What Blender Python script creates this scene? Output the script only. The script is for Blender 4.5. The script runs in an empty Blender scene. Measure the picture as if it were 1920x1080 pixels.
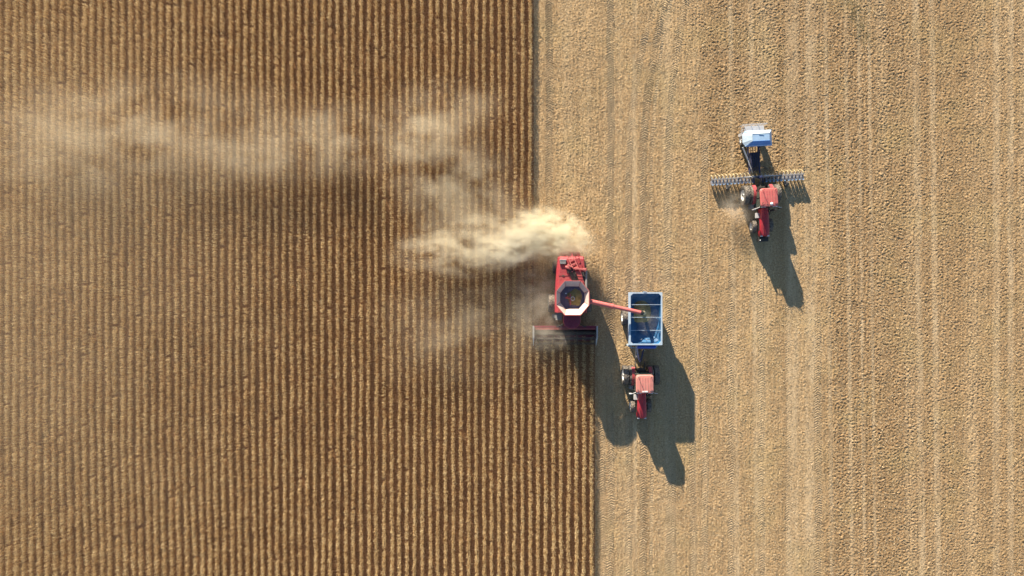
import bpy, bmesh, math, random
import numpy as np
from mathutils import Vector, Matrix
PI = math.pi
rng = np.random.default_rng(7)
random.seed(7)
S = bpy.context.scene
COL = S.collection

# ------------------------------------------------------------------ camera, sky, sun, exposure
CAM_H = 66.0
cam = bpy.data.cameras.new('camera')
cam.sensor_width = 36.0
cam.lens = 36.0 * 18.8 * CAM_H / 1920.0
cam.clip_start = 0.5
cam.clip_end = 3000.0
camo = bpy.data.objects.new('camera', cam)
COL.objects.link(camo)
camo.location = (0, 0, CAM_H)
S.camera = camo

SUN_V = Vector((1.21, -3.06, -1.0))            # the way the light travels
sun_el = math.atan2(1.0, math.hypot(1.21, 3.06))
sun_az = math.atan2(-1.21, 3.06)
W = bpy.data.worlds.new("World")
S.world = W
W.use_nodes = True
sky = W.node_tree.nodes.new('ShaderNodeTexSky')
sky.sky_type = 'NISHITA'
sky.sun_disc = False
sky.sun_elevation = sun_el
sky.sun_rotation = sun_az
sky.ozone_density = 2.0
sky.dust_density = 0.3
W.node_tree.links.new(sky.outputs[0], W.node_tree.nodes['Background'].inputs[0])
W.node_tree.nodes['Background'].inputs[1].default_value = 0.065
sl = bpy.data.lights.new('sun', 'SUN')
sl.energy = 5.0
sl.angle = math.radians(0.5)
sl.color = (1.0, 0.87, 0.70)
so = bpy.data.objects.new('sun', sl)
COL.objects.link(so)
so.rotation_euler = SUN_V.to_track_quat('-Z', 'Y').to_euler()
so.location = (-20, 60, 40)
S.view_settings.view_transform = 'Standard'
S.view_settings.look = 'None'
S.view_settings.exposure = 1.36
S.view_settings.gamma = 1.0
S.render.engine = 'CYCLES'
S.cycles.use_denoising = True
S.cycles.max_bounces = 6
S.cycles.diffuse_bounces = 3
S.cycles.volume_bounces = 2
S.cycles.transparent_max_bounces = 24
S.cycles.volume_step_rate = 1.0
S.cycles.volume_max_steps = 128

# ------------------------------------------------------------------ materials
def new_mat(name):
    m = bpy.data.materials.new(name)
    m.use_nodes = True
    return m, m.node_tree.nodes, m.node_tree.links, m.node_tree.nodes['Principled BSDF']

def mat(name, col, rough=0.5, metal=0.0, dust=0.25, var=0.25, scale=3.0, dustcol=(0.40, 0.31, 0.20)):
    """painted or rubber surface with blotchy wear and straw dust lying on it"""
    m, N, L, p = new_mat(name)
    tc = N.new('ShaderNodeTexCoord')
    n1 = N.new('ShaderNodeTexNoise'); n1.inputs['Scale'].default_value = scale; n1.inputs['Detail'].default_value = 6
    n2 = N.new('ShaderNodeTexNoise'); n2.inputs['Scale'].default_value = scale * 2.3; n2.inputs['Detail'].default_value = 8
    L.new(tc.outputs['Object'], n1.inputs['Vector']); L.new(tc.outputs['Object'], n2.inputs['Vector'])
    mx = N.new('ShaderNodeMix'); mx.data_type = 'RGBA'
    mx.inputs['A'].default_value = (*[c * (1 - var) for c in col], 1)
    mx.inputs['B'].default_value = (*[min(1, c * (1 + var)) for c in col], 1)
    L.new(n1.outputs['Fac'], mx.inputs['Factor'])
    geo = N.new('ShaderNodeNewGeometry')
    sep = N.new('ShaderNodeSeparateXYZ'); L.new(geo.outputs['Normal'], sep.inputs[0])
    mr = N.new('ShaderNodeMapRange'); mr.inputs['From Min'].default_value = 0.1; mr.inputs['From Max'].default_value = 1.0
    mr.inputs['To Min'].default_value = 0.35; mr.inputs['To Max'].default_value = 1.0
    L.new(sep.outputs['Z'], mr.inputs['Value'])
    rp = N.new('ShaderNodeMapRange'); rp.inputs['From Min'].default_value = 0.3; rp.inputs['From Max'].default_value = 0.7
    L.new(n2.outputs['Fac'], rp.inputs['Value'])
    mu = N.new('ShaderNodeMath'); mu.operation = 'MULTIPLY'
    L.new(mr.outputs[0], mu.inputs[0]); L.new(rp.outputs[0], mu.inputs[1])
    mu2 = N.new('ShaderNodeMath'); mu2.operation = 'MULTIPLY'; mu2.inputs[1].default_value = dust * 1.6
    L.new(mu.outputs[0], mu2.inputs[0])
    mx2 = N.new('ShaderNodeMix'); mx2.data_type = 'RGBA'
    mx2.inputs['B'].default_value = (*dustcol, 1)
    L.new(mu2.outputs[0], mx2.inputs['Factor']); L.new(mx.outputs['Result'], mx2.inputs['A'])
    L.new(mx2.outputs['Result'], p.inputs['Base Color'])
    p.inputs['Roughness'].default_value = rough
    p.inputs['Metallic'].default_value = metal
    return m

M_RED = mat('red_paint', (0.34, 0.020, 0.042), 0.5, dust=0.17)
M_HOOD = mat('hood_red_paint', (0.38, 0.012, 0.032), 0.4, dust=0.10)
M_ROOF = mat('faded_roof_red', (0.54, 0.10, 0.105), 0.55, dust=0.22)
M_ROOF2 = mat('bleached_roof_red', (0.62, 0.20, 0.18), 0.6, dust=0.30)
M_DKRED = mat('shade_darkened_red', (0.22, 0.015, 0.045), 0.5, dust=0.06)  # darker red: shade on the cab roof and header is put into the colour
M_BLACK = mat('black_metal', (0.022, 0.023, 0.026), 0.6, dust=0.12)
M_GREY = mat('grey_steel', (0.30, 0.30, 0.30), 0.5, metal=0.2, dust=0.25)
M_DKSTEEL = mat('worn_shade_dark_steel', (0.045, 0.038, 0.036), 0.75, dust=0.15)  # worn steel, darkened further to carry the header's shade
M_LGREY = mat('pale_steel', (0.55, 0.56, 0.56), 0.45, dust=0.2)
M_WHITE = mat('white_paint', (0.78, 0.78, 0.77), 0.45, dust=0.12)
M_CREAM = mat('cream_tank_panel', (0.60, 0.48, 0.42), 0.6, dust=0.12)
M_BLUE = mat('blue_paint', (0.010, 0.085, 0.46), 0.4, dust=0.06)
M_INBLUE = mat('blue_worn_interior', (0.012, 0.13, 0.31), 0.5, dust=0.14, var=0.5, scale=0.9, dustcol=(0.5, 0.58, 0.6))
M_RIMW = mat('pale_blue_white_rim', (0.44, 0.56, 0.66), 0.5, dust=0.15)
M_HOPLID = mat('pale_blue_hopper', (0.33, 0.50, 0.70), 0.45, dust=0.08)
M_HOPBLUE = mat('mid_blue_hopper', (0.055, 0.22, 0.58), 0.45, dust=0.05)
M_TYRE = mat('dusty_rubber', (0.035, 0.034, 0.033), 0.85, dust=0.55, dustcol=(0.33, 0.28, 0.22))
M_RIM = mat('wheel_rim_silver', (0.62, 0.62, 0.60), 0.4, metal=0.1, dust=0.15)
M_YEL = mat('straw_yellow_steel', (0.52, 0.46, 0.26), 0.55, dust=0.3)
M_BLADE = mat('tine_grey_blue', (0.34, 0.38, 0.46), 0.5, metal=0.3, dust=0.2)
M_DKBLUE = mat('dark_blue_frame', (0.012, 0.03, 0.12), 0.5, dust=0.12)
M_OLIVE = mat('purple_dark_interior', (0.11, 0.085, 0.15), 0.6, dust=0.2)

def glass_mat():
    m, N, L, p = new_mat('cab_glass')
    p.inputs['Base Color'].default_value = (0.30, 0.36, 0.30, 1)
    p.inputs['Roughness'].default_value = 0.065
    p.inputs['Transmission Weight'].default_value = 0.75
    p.inputs['IOR'].default_value = 1.3
    return m
M_GLASS = glass_mat()

def grain_mat(name, a, b, scale=38):
    m, N, L, p = new_mat(name)
    tc = N.new('ShaderNodeTexCoord')
    n = N.new('ShaderNodeTexNoise'); n.inputs['Scale'].default_value = scale; n.inputs['Detail'].default_value = 4
    n2 = N.new('ShaderNodeTexNoise'); n2.inputs['Scale'].default_value = 3.0; n2.inputs['Detail'].default_value = 3
    L.new(tc.outputs['Object'], n.inputs['Vector']); L.new(tc.outputs['Object'], n2.inputs['Vector'])
    ad = N.new('ShaderNodeMath'); ad.operation = 'ADD'
    L.new(n.outputs['Fac'], ad.inputs[0]); L.new(n2.outputs['Fac'], ad.inputs[1])
    mr = N.new('ShaderNodeMapRange'); mr.inputs['From Min'].default_value = 0.7; mr.inputs['From Max'].default_value = 1.3
    L.new(ad.outputs[0], mr.inputs['Value'])
    mx = N.new('ShaderNodeMix'); mx.data_type = 'RGBA'
    mx.inputs['A'].default_value = (*a, 1); mx.inputs['B'].default_value = (*b, 1)
    L.new(mr.outputs[0], mx.inputs['Factor']); L.new(mx.outputs['Result'], p.inputs['Base Color'])
    bp = N.new('ShaderNodeBump'); bp.inputs['Strength'].default_value = 0.5; bp.inputs['Distance'].default_value = 0.03
    L.new(n.outputs['Fac'], bp.inputs['Height']); L.new(bp.outputs[0], p.inputs['Normal'])
    p.inputs['Roughness'].default_value = 0.85
    return m
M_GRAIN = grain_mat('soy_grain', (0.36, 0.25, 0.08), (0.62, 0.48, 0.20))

# ------------------------------------------------------------------ mesh builder
class MB:
    def __init__(s, T=None):
        s.v = []; s.f = []; s.T = T
    def add(s, vs, fs):
        o = len(s.v)
        s.v += [tuple(v) for v in vs]
        s.f += [tuple(i + o for i in f) for f in fs]
        return s
    def box(s, x0, x1, y0, y1, z0, z1, rz=0.0):
        c = Vector(((x0 + x1) / 2, (y0 + y1) / 2, (z0 + z1) / 2))
        R = Matrix.Rotation(rz, 3, 'Z')
        vs = [c + R @ (Vector((x, y, z)) - c) for z in (z0, z1) for x, y in ((x0, y0), (x1, y0), (x1, y1), (x0, y1))]
        return s.add(vs, [(0, 3, 2, 1), (4, 5, 6, 7), (0, 1, 5, 4), (1, 2, 6, 5), (2, 3, 7, 6), (3, 0, 4, 7)])
    def loft(s, rings, cap=True):
        n = len(rings[0]); vs = [p for r in rings for p in r]; fs = []
        for i in range(len(rings) - 1):
            for j in range(n):
                k = (j + 1) % n
                fs.append((i * n + j, i * n + k, (i + 1) * n + k, (i + 1) * n + j))
        if cap:
            fs.append(tuple(range(n - 1, -1, -1)))
            fs.append(tuple((len(rings) - 1) * n + j for j in range(n)))
        return s.add(vs, fs)
    def bar(s, p0, p1, w, h=None):
        """rectangular bar between two points"""
        h = h or w
        p0 = Vector(p0); p1 = Vector(p1); d = (p1 - p0).normalized()
        up = Vector((0, 0, 1)) if abs(d.z) < 0.95 else Vector((0, 1, 0))
        a = d.cross(up).normalized() * w / 2; b = a.cross(d).normalized() * h / 2
        return s.loft([[p + a + b, p - a + b, p - a - b, p + a - b] for p in (p0, p1)])
    def tube(s, p0, p1, r0, r1=None, n=12):
        r1 = r0 if r1 is None else r1
        p0 = Vector(p0); p1 = Vector(p1); d = (p1 - p0).normalized()
        up = Vector((0, 0, 1)) if abs(d.z) < 0.95 else Vector((0, 1, 0))
        a = d.cross(up).normalized(); b = a.cross(d)
        return s.loft([[p + (a * math.cos(t) + b * math.sin(t)) * r for t in [2 * PI * k / n for k in range(n)]] for p, r in ((p0, r0), (p1, r1))])
    def path(s, pts, r, n=8):
        for a, b in zip(pts[:-1], pts[1:]): s.tube(a, b, r, r, n)
        return s
    def lathe_x(s, prof, n=36, closed=False):
        """prof: list of (x, radius) turned about the X axis"""
        rings = [[(x, r * math.cos(t), r * math.sin(t)) for t in [2 * PI * k / n for k in range(n)]] for x, r in prof]
        return s.loft(rings, cap=not closed)
    def prism(s, poly, z0, z1):
        return s.loft([[(x, y, z0) for x, y in poly], [(x, y, z1) for x, y in poly]])
    def dome(s, c, r, h, n=14, m=5):
        rings = [[(c[0] + r * math.cos(a) * math.cos(t), c[1] + r * math.cos(a) * math.sin(t), c[2] + h * math.sin(a)) for t in [2 * PI * k / n for k in range(n)]] for a in [PI / 2 * 0.98 * i / m for i in range(m + 1)]]
        return s.loft(rings)
    def build(s, name, material, parent=None, origin=None, bevel=0.0, smooth=False, loc=None):
        me = bpy.data.meshes.new(name)
        o = origin or (0, 0, 0)
        me.from_pydata([(x - o[0], y - o[1], z - o[2]) for x, y, z in s.v], [], s.f)
        bm = bmesh.new(); bm.from_mesh(me)
        bmesh.ops.recalc_face_normals(bm, faces=bm.faces)
        bm.to_mesh(me); bm.free()
        me.materials.append(material)
        ob = bpy.data.objects.new(name, me)
        COL.objects.link(ob)
        if smooth:
            me.shade_smooth()
            try: me.set_sharp_from_angle(angle=math.radians(35))
            except Exception: pass
        if parent: ob.parent = parent
        if loc: ob.location = loc
        if bevel:
            b = ob.modifiers.new('bevel', 'BEVEL'); b.width = bevel; b.segments = 2; b.limit_method = 'ANGLE'
        return ob

def tag(o, label=None, cat=None, group=None, kind=None):
    if label: o['label'] = label
    if cat: o['category'] = cat
    if group: o['group'] = group
    if kind: o['kind'] = kind
    return o
def empty(name, loc, rz=0.0):
    o = bpy.data.objects.new(name, None); COL.objects.link(o)
    o.location = loc; o.rotation_euler.z = rz; o.empty_display_size = 0.3
    return o
def rounded(w, h, r, n=5, cx=0, cy=0):
    pts = []
    for sx, sy, a0 in ((1, 1, 0), (-1, 1, PI / 2), (-1, -1, PI), (1, -1, 3 * PI / 2)):
        for k in range(n + 1):
            a = a0 + PI / 2 * k / n
            pts.append((cx + sx * (w / 2 - r) + r * math.cos(a), cy + sy * (h / 2 - r) + r * math.sin(a)))
    return pts
def mesh_np(name, verts, faces, material, nper):
    """big mesh straight from arrays; faces all have nper corners"""
    me = bpy.data.meshes.new(name)
    nf = len(faces)
    me.vertices.add(len(verts)); me.vertices.foreach_set('co', np.ascontiguousarray(verts, dtype=np.float32).ravel())
    me.loops.add(nf * nper); me.loops.foreach_set('vertex_index', np.ascontiguousarray(faces, dtype=np.int32).ravel())
    me.polygons.add(nf); me.polygons.foreach_set('loop_start', np.arange(0, nf * nper, nper, dtype=np.int32))
    me.update(calc_edges=True)
    me.materials.append(material)
    o = bpy.data.objects.new(name, me); COL.objects.link(o)
    return o
def fattr(me, name, data):
    a = me.attributes.new(name, 'FLOAT', 'POINT'); a.data.foreach_set('value', np.ascontiguousarray(data, dtype=np.float32).ravel())
def sstep(a, b, x):
    t = np.clip((x - a) / (b - a), 0, 1); return t * t * (3 - 2 * t)
def fnoise(shape, dx, dy, lx, ly, band=0.45, seed=0):
    """filtered noise with wavelengths lx, ly in metres, unit variance; array is [y, x]"""
    r = np.random.default_rng(seed)
    F = np.fft.rfft2(r.standard_normal(shape))
    fy = np.fft.fftfreq(shape[0], dy)[:, None] * ly; fx = np.fft.rfftfreq(shape[1], dx)[None, :] * lx
    q = np.sqrt(fx * fx + fy * fy) + 1e-9
    F *= np.exp(-0.5 * (np.log(q) / band) ** 2) if band else np.exp(-q * q)
    z = np.fft.irfft2(F, s=shape)
    return (z / z.std()).astype(np.float32)

# ------------------------------------------------------------------ ground: one sheet, fine where it is seen
ROW0, PITCH = 1.79, 0.762
d = 0.065
xs_f = np.arange(-1.5, 56.0, d); ys_f = np.arange(-32.0, 32.0, d)
xs = np.concatenate([[-1500, -500, -200, -100], np.arange(-70, -1.6, 0.5), xs_f, [58, 64, 80, 130, 300, 700, 1500]])
ys = np.concatenate([[-1500, -500, -200, -90, -50, -38, -34], ys_f, [34, 38, 50, 90, 200, 500, 1500]])
X, Y = np.meshgrid(xs_f, ys_f)
shp = X.shape
PX = lambda x: (x - 960) / 18.8
wig = fnoise(shp, d, d, 3.0, 5.0, 0.7, 1)
coarse = np.maximum.reduce([
    sstep(PX(1535), PX(1572), X + 0.45 * wig),
    1.0 * sstep(PX(1292), PX(1345), X + 0.5 * wig - 0.01 * (Y - 11)) * sstep(11.2, 11.9, Y),
    0.55 * sstep(PX(1330), PX(1348), X) * sstep(PX(1556), PX(1530), X) * sstep(10.6, 11.4, Y)])
far = sstep(PX(1640), PX(1860), X)
coarse *= 1 - 0.42 * far
clod = fnoise(shp, d, d, 0.46, 0.36, 0.42, 2)
clod2 = fnoise(shp, d, d, 0.27, 0.22, 0.38, 3)
big = fnoise(shp, d, d, 2.2, 3.2, 0.6, 4)
streak = fnoise(shp, d, d, 0.42, 7.0, 0.5, 5)
patch = 0.5 + 0.5 * np.tanh(fnoise(shp, d, d, 2.0, 9.0, 0.7, 6))
amp = (0.011 + 0.016 * coarse) * (0.8 + 0.25 * np.clip(big, -1.5, 1.5))
pits = fnoise(shp, d, d, 0.40, 0.34, 0.5, 11); mic = fnoise(shp, d, d, 0.30, 0.24, 0.9, 12)
H = -amp * 2.3 * np.clip(pits - 0.75 - 0.3 * (1 - patch), 0, 2) + amp * 0.42 * clod + (0.0085 + 0.004 * coarse) * mic * (0.7 + 0.5 * patch) + 0.006 * streak + 0.008 * big
# tyre lug prints in the stubble
def track(xc, w=0.66, lug=0.24, s=1.0, y0=-33, y1=33, skew=0.75, ph=0.0, a=0.022):
    global H, tread
    u = X - xc - 0.05 * np.sin(Y * 0.35 + ph)
    m = sstep(w * 0.62, w * 0.45, np.abs(u)) * sstep(y0, y0 + 2, Y) * sstep(y1, y1 - 2, Y)
    m = m * (0.45 + 0.55 * np.clip(0.5 + 0.6 * big, 0, 1))
    t = ((Y * s + skew * np.abs(u)) / lug + 0.15 * wig) % 1.0
    H = H * (1 - 0.55 * m) + m * (2.5 * a * np.where(t < 0.55, 1, -0.6) - 0.012)
    H -= 0.03 * m * np.exp(-((np.abs(u) - w * 0.46) / 0.06) ** 2) * (0.4 + 0.6 * patch)
    tread = np.maximum(tread, m)
tread = np.zeros(shp, np.float32)
curve = 0.016 * np.clip(Y - 12, 0, None) ** 2
track(PX(1030), y0=5, ph=1); track(PX(1145), ph=2); track(PX(1207) + curve * 0.5, ph=0.3); track(PX(1254) + curve * 0.4, ph=3, a=0.017)
track(PX(1180) + curve * 0.6, ph=2.2, a=0.016); track(PX(1222) + curve * 0.45, w=.3, ph=1.2, a=0.012); track(PX(1322), ph=1.6, y1=16, a=0.014)
track(PX(1130), ph=4.0, y1=-10, a=0.018); track(PX(1300), ph=4.4, y1=0, a=0.013); track(PX(1372), ph=0.9, y1=6, a=0.016)
track(PX(1428), ph=5.0, y1=2, a=0.012); track(PX(1262), ph=5.0, y1=-4, a=0.016); track(PX(1480), ph=0.2, y1=0, a=0.010); track(PX(1534), ph=2.7, y1=-2, a=0.016)
# flattened tramlines and thin grooves in the worked ground
tram = np.zeros(shp, np.float32)
for c, w in ((1375, .35), (1413, .35), (1553, .3), (1590, .25), (1614, .2), (1634, .22), (1722, .5), (1752, .4), (1868, .5), (1895, .45), (1190, .3), (1485, .9), (1520, .8)):
    tilt = -0.012 * (Y - 5) if c in (1375, 1413, 1553, 1590, 1614, 1634, 1722, 1752) else 0
    tram = np.maximum(tram, sstep(w, w * 0.4, np.abs(X - PX(c) - tilt)) * (0.35 + 0.65 * patch))
H = H * (1 - 0.55 * tram)
for c in (1311, 1557, 1604, 1622, 1700, 1768):
    H -= 0.035 * np.exp(-((X - PX(c) + 0.012 * (Y - 5)) / 0.07) ** 2) * sstep(0.3, 0.8, patch)
cut = ((X > ROW0 + 0.4) & ((Y > -4.6) | (X > ROW0 + 8 * PITCH + 0.4))).astype(np.float32)
Zg = np.zeros((len(ys), len(xs)), np.float32)
ix0 = int(np.argmin(np.abs(xs - xs_f[0]))); iy0 = int(np.argmin(np.abs(ys - ys_f[0])))
edge = sstep(-1.5, -0.5, X) * sstep(56, 55, X) * sstep(-32, -31, Y) * sstep(32, 31, Y)
Zg[iy0:iy0 + shp[0], ix0:ix0 + shp[1]] = H * edge
A_c = np.zeros_like(Zg); A_k = np.zeros_like(Zg); A_t = np.zeros_like(Zg); A_s = np.zeros_like(Zg)
A_c[:, xs > 28] = 0.8
A_k[:, xs > 5] = 1
sl_ = (slice(iy0, iy0 + shp[0]), slice(ix0, ix0 + shp[1]))
A_c[sl_] = coarse; A_k[sl_] = cut; A_t[sl_] = np.maximum(tread * 0.8, tram); A_s[sl_] = streak
GX, GY = np.meshgrid(xs, ys)
gv = np.stack([GX, GY, Zg], -1).reshape(-1, 3)
ny, nx = Zg.shape
idx = np.arange(ny * nx).reshape(ny, nx)
gf = np.stack([idx[:-1, :-1], idx[:-1, 1:], idx[1:, 1:], idx[1:, :-1]], -1).reshape(-1, 4)

def ground_mat():
    m, N, L, p = new_mat('field_soil_and_straw')
    geo = N.new('ShaderNodeNewGeometry')
    def noise(sc, det=5, vec=None):
        n = N.new('ShaderNodeTexNoise'); n.inputs['Scale'].default_value = sc; n.inputs['Detail'].default_value = det
        L.new(vec or geo.outputs['Position'], n.inputs['Vector']); return n.outputs['Fac']
    def att(nm):
        a = N.new('ShaderNodeAttribute'); a.attribute_name = nm; return a.outputs['Fac']
    def mix(f, a, b):
        x = N.new('ShaderNodeMix'); x.data_type = 'RGBA'
        if isinstance(f, float): x.inputs['Factor'].default_value = f
        else: L.new(f, x.inputs['Factor'])
        for s_, v in (('A', a), ('B', b)):
            if isinstance(v, tuple): x.inputs[s_].default_value = (*v, 1)
            else: L.new(v, x.inputs[s_])
        return x.outputs['Result']
    def rng_(v, a, b, c=0.0, e=1.0):
        r = N.new('ShaderNodeMapRange'); L.new(v, r.inputs['Value'])
        for k, q in (('From Min', a), ('From Max', b), ('To Min', c), ('To Max', e)): r.inputs[k].default_value = q
        return r.outputs[0]
    mp = N.new('ShaderNodeMapping'); mp.inputs['Scale'].default_value = (1.0, 0.05, 1.0); L.new(geo.outputs['Position'], mp.inputs['Vector'])
    fine = noise(6.5, 6)
    smooth = mix(rng_(fine, 0.35, 0.68), (0.35, 0.222, 0.105), (0.60, 0.43, 0.238))
    rough = mix(rng_(noise(4.5, 7), 0.36, 0.66), (0.24, 0.145, 0.068), (0.51, 0.352, 0.188))
    base = mix(att('coarse'), smooth, rough)
    base = mix(rng_(att('lines'), 0.0, 1.0, 0.0, 0.6), base, (0.60, 0.465, 0.29))
    st = noise(1.6, 3, mp.outputs[0])
    base = mix(rng_(st, 0.48, 0.70, 0.0, 0.55), base, (0.29, 0.19, 0.10))
    mp2 = N.new('ShaderNodeMapping'); mp2.inputs['Scale'].default_value = (0.42, 0.008, 1.0); L.new(geo.outputs['Position'], mp2.inputs['Vector'])
    bd = noise(1.0, 3, mp2.outputs[0])
    base = mix(rng_(bd, 0.48, 0.66, 0.0, 0.34), base, (0.30, 0.19, 0.09))
    base = mix(rng_(bd, 0.47, 0.30, 0.0, 0.40), base, (0.62, 0.47, 0.28))
    base = mix(rng_(noise(0.22, 4), 0.50, 0.72, 0.0, 0.30), base, (0.42, 0.33, 0.15))
    soil = mix(rng_(noise(7, 5), 0.35, 0.7), (0.19, 0.092, 0.042), (0.40, 0.235, 0.12))
    fin = mix(att('cut'), soil, base)
    L.new(fin, p.inputs['Base Color'])
    p.inputs['Roughness'].default_value = 0.95
    p.inputs['Specular IOR Level'].default_value = 0.1
    bp = N.new('ShaderNodeBump'); bp.inputs['Strength'].default_value = 0.6; bp.inputs['Distance'].default_value = 0.03
    L.new(noise(16, 4), bp.inputs['Height']); L.new(bp.outputs[0], p.inputs['Normal'])
    return m
ground = mesh_np('ground', gv, gf, ground_mat(), 4)
tag(ground, kind='structure')
ground.data.polygons.foreach_set('use_smooth', np.ones(len(gf), bool))
for nm, a_ in (('coarse', A_c), ('cut', A_k), ('lines', A_t)): fattr(ground.data, nm, a_)
def ground_z(x, y):
    i = np.clip(((np.asarray(x) - xs_f[0]) / d).astype(int), 0, shp[1] - 1); j = np.clip(((np.asarray(y) - ys_f[0]) / d).astype(int), 0, shp[0] - 1)
    return H[j, i]

# ------------------------------------------------------------------ the standing crop (ripe soybeans in rows)
def plant_mat(name, cols, trans=0.25):
    m, N, L, p = new_mat(name)
    N.remove(p)
    a = N.new('ShaderNodeAttribute'); a.attribute_name = 'tint'
    cr = N.new('ShaderNodeValToRGB')
    els = cr.color_ramp.elements
    els[0].position = cols[0][0]; els[0].color = (*cols[0][1], 1)
    els[1].position = cols[-1][0]; els[1].color = (*cols[-1][1], 1)
    for q, c in cols[1:-1]:
        e = els.new(q); e.color = (*c, 1)
    geo = N.new('ShaderNodeNewGeometry')
    n = N.new('ShaderNodeTexNoise'); n.inputs['Scale'].default_value = 0.35; n.inputs['Detail'].default_value = 5
    L.new(geo.outputs['Position'], n.inputs['Vector'])
    ad = N.new('ShaderNodeMath'); ad.operation = 'MULTIPLY_ADD'; ad.inputs[1].default_value = 0.55; 
    L.new(n.outputs['Fac'], ad.inputs[0])
    sb = N.new('ShaderNodeMath'); sb.operation = 'SUBTRACT'; sb.inputs[1].default_value = 0.275
    L.new(a.outputs['Fac'], sb.inputs[0]); L.new(sb.outputs[0], ad.inputs[2])
    L.new(ad.outputs[0], cr.inputs['Fac'])
    df = N.new('ShaderNodeBsdfDiffuse'); tr = N.new('ShaderNodeBsdfTranslucent'); mx = N.new('ShaderNodeMixShader')
    L.new(cr.outputs[0], df.inputs[0]); L.new(cr.outputs[0], tr.inputs[0])
    mx.inputs[0].default_value = trans
    L.new(df.outputs[0], mx.inputs[1]); L.new(tr.outputs[0], mx.inputs[2])
    L.new(mx.outputs[0], N['Material Output'].inputs['Surface'])
    return m
M_CROP = plant_mat('dry_crop', [(0.0, (0.32, 0.165, 0.06)), (0.35, (0.52, 0.35, 0.165)), (0.65, (0.68, 0.52, 0.285)), (1.0, (0.77, 0.645, 0.40))], 0.38)
M_STRAW = plant_mat('straw_bits', [(0.0, (0.20, 0.13, 0.06)), (0.4, (0.42, 0.31, 0.17)), (1.0, (0.66, 0.54, 0.36))], 0.1)

px_l, py_l = [], []
sp = 0.055
for k in range(-8, 75):
    xr = ROW0 - PITCH * k
    y0, y1 = -33.0, (33.0 if k >= 0 else -4.75)
    n = int((y1 - y0) / sp)
    yy = y0 + (np.arange(n) + rng.random(n) * 0.8) * sp
    keep = (rng.random(n) > 0.04) & ((np.sin(yy * 0.9 + k * 2.3) + np.sin(yy * 2.7 + k * 5.1)) < 1.93)
    yy = yy[keep]
    ph = rng.random() * 6
    xx = xr + rng.normal(0, 0.028, len(yy)) + 0.022 * np.sin(yy * 0.7 + ph) + 0.03 * np.sin(yy * 0.23 + 2 * ph)
    xx += 0.35 * sstep(-13, -30, yy) * math.exp(-((xr + 35) / 12) ** 2)
    px_l.append(xx); py_l.append(yy)
px_ = np.concatenate(px_l); py_ = np.concatenate(py_l)
NP_, NB = len(px_), 14
hgt = np.clip(rng.normal(0.77, 0.045, NP_) + 0.02 * np.sin(py_ * 3.1 + px_ * 17), 0.5, 1.0)
lx, ly = rng.normal(0.01, 0.05, NP_), rng.normal(-0.02, 0.07, NP_)
lodge = rng.random(NP_) < 0.012
lx = np.where(lodge, rng.normal(0, 0.30, NP_), lx)
s_ = rng.random((NP_, NB)) ** 0.6 * 0.90 + 0.08
s_[:, :2] = 0.05
az = rng.random((NP_, NB)) * 2 * PI
el = np.radians(rng.uniform(5, 78, (NP_, NB)))
ln = rng.uniform(0.09, 0.19, (NP_, NB)) * (1.15 - 0.35 * s_)
ln[:, :2] = hgt[:, None] * 0.92; el[:, :2] = np.radians(rng.uniform(78, 88, (NP_, 2)))
bx = px_[:, None] + lx[:, None] * s_ + rng.uniform(-0.15, 0.15, s_.shape); by = py_[:, None] + ly[:, None] * s_ + rng.normal(0, 0.02, s_.shape)
bz = hgt[:, None] * s_ * 0.86
tx, ty, tz = bx + np.cos(az) * np.cos(el) * ln, by + np.sin(az) * np.cos(el) * ln, bz + np.sin(el) * ln
wd = rng.uniform(0.010, 0.028, s_.shape)
pa = rng.random(s_.shape) * 2 * PI
ox, oy, oz = np.cos(pa) * wd, np.sin(pa) * wd, rng.normal(0, 0.4, s_.shape) * wd
V3 = np.stack([np.stack([bx - ox, by - oy, bz - oz], -1), np.stack([bx + ox, by + oy, bz + oz], -1), np.stack([tx, ty, tz], -1)], 2).reshape(-1, 3)
V3[:, 2] = np.maximum(V3[:, 2], -0.01)
crop = mesh_np('soybean_crop', V3, np.arange(len(V3)).reshape(-1, 3), M_CROP, 3)
tint = np.clip(rng.normal(0.58, 0.13, (NP_, 1)) + rng.normal(0, 0.16, s_.shape), 0, 1)
fattr(crop.data, 'tint', np.repeat(tint.ravel(), 3))
tag(crop, 'dry brown ripe crop standing in long parallel rows, not yet cut', 'crop', kind='stuff')

# ------------------------------------------------------------------ straw litter and stubble on the cut ground
n = 170000
lxp = rng.uniform(1.9, 55, n); lyp = rng.uniform(-31.5, 31.5, n)
ok = ((lyp > -4.2) | (lxp > 8.3))
lxp, lyp = lxp[ok], lyp[ok]; n = len(lxp)
ln = rng.uniform(0.05, 0.17, n); a = rng.random(n) * 2 * PI
wd = rng.uniform(0.008, 0.022, n)
z0 = ground_z(lxp, lyp)
tip = np.where(rng.random(n) < 0.35, rng.uniform(0.03, 0.10, n), rng.uniform(0.0, 0.035, n))
dx, dy = np.cos(a) * ln / 2, np.sin(a) * ln / 2; qx, qy = -np.sin(a) * wd, np.cos(a) * wd
SV = np.stack([np.stack([lxp - dx - qx, lyp - dy - qy, z0 + 0.008], -1), np.stack([lxp - dx + qx, lyp - dy + qy, z0 + 0.012], -1),
               np.stack([lxp + dx + qx, lyp + dy + qy, z0 + 0.012 + tip], -1), np.stack([lxp + dx - qx, lyp + dy - qy, z0 + 0.008 + tip], -1)], 1).reshape(-1, 3)
straw = mesh_np('straw_litter', SV, np.arange(len(SV)).reshape(-1, 4), M_STRAW, 4)
fattr(straw.data, 'tint', np.repeat(np.clip(rng.normal(0.5, 0.25, n), 0, 1), 4))
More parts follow.
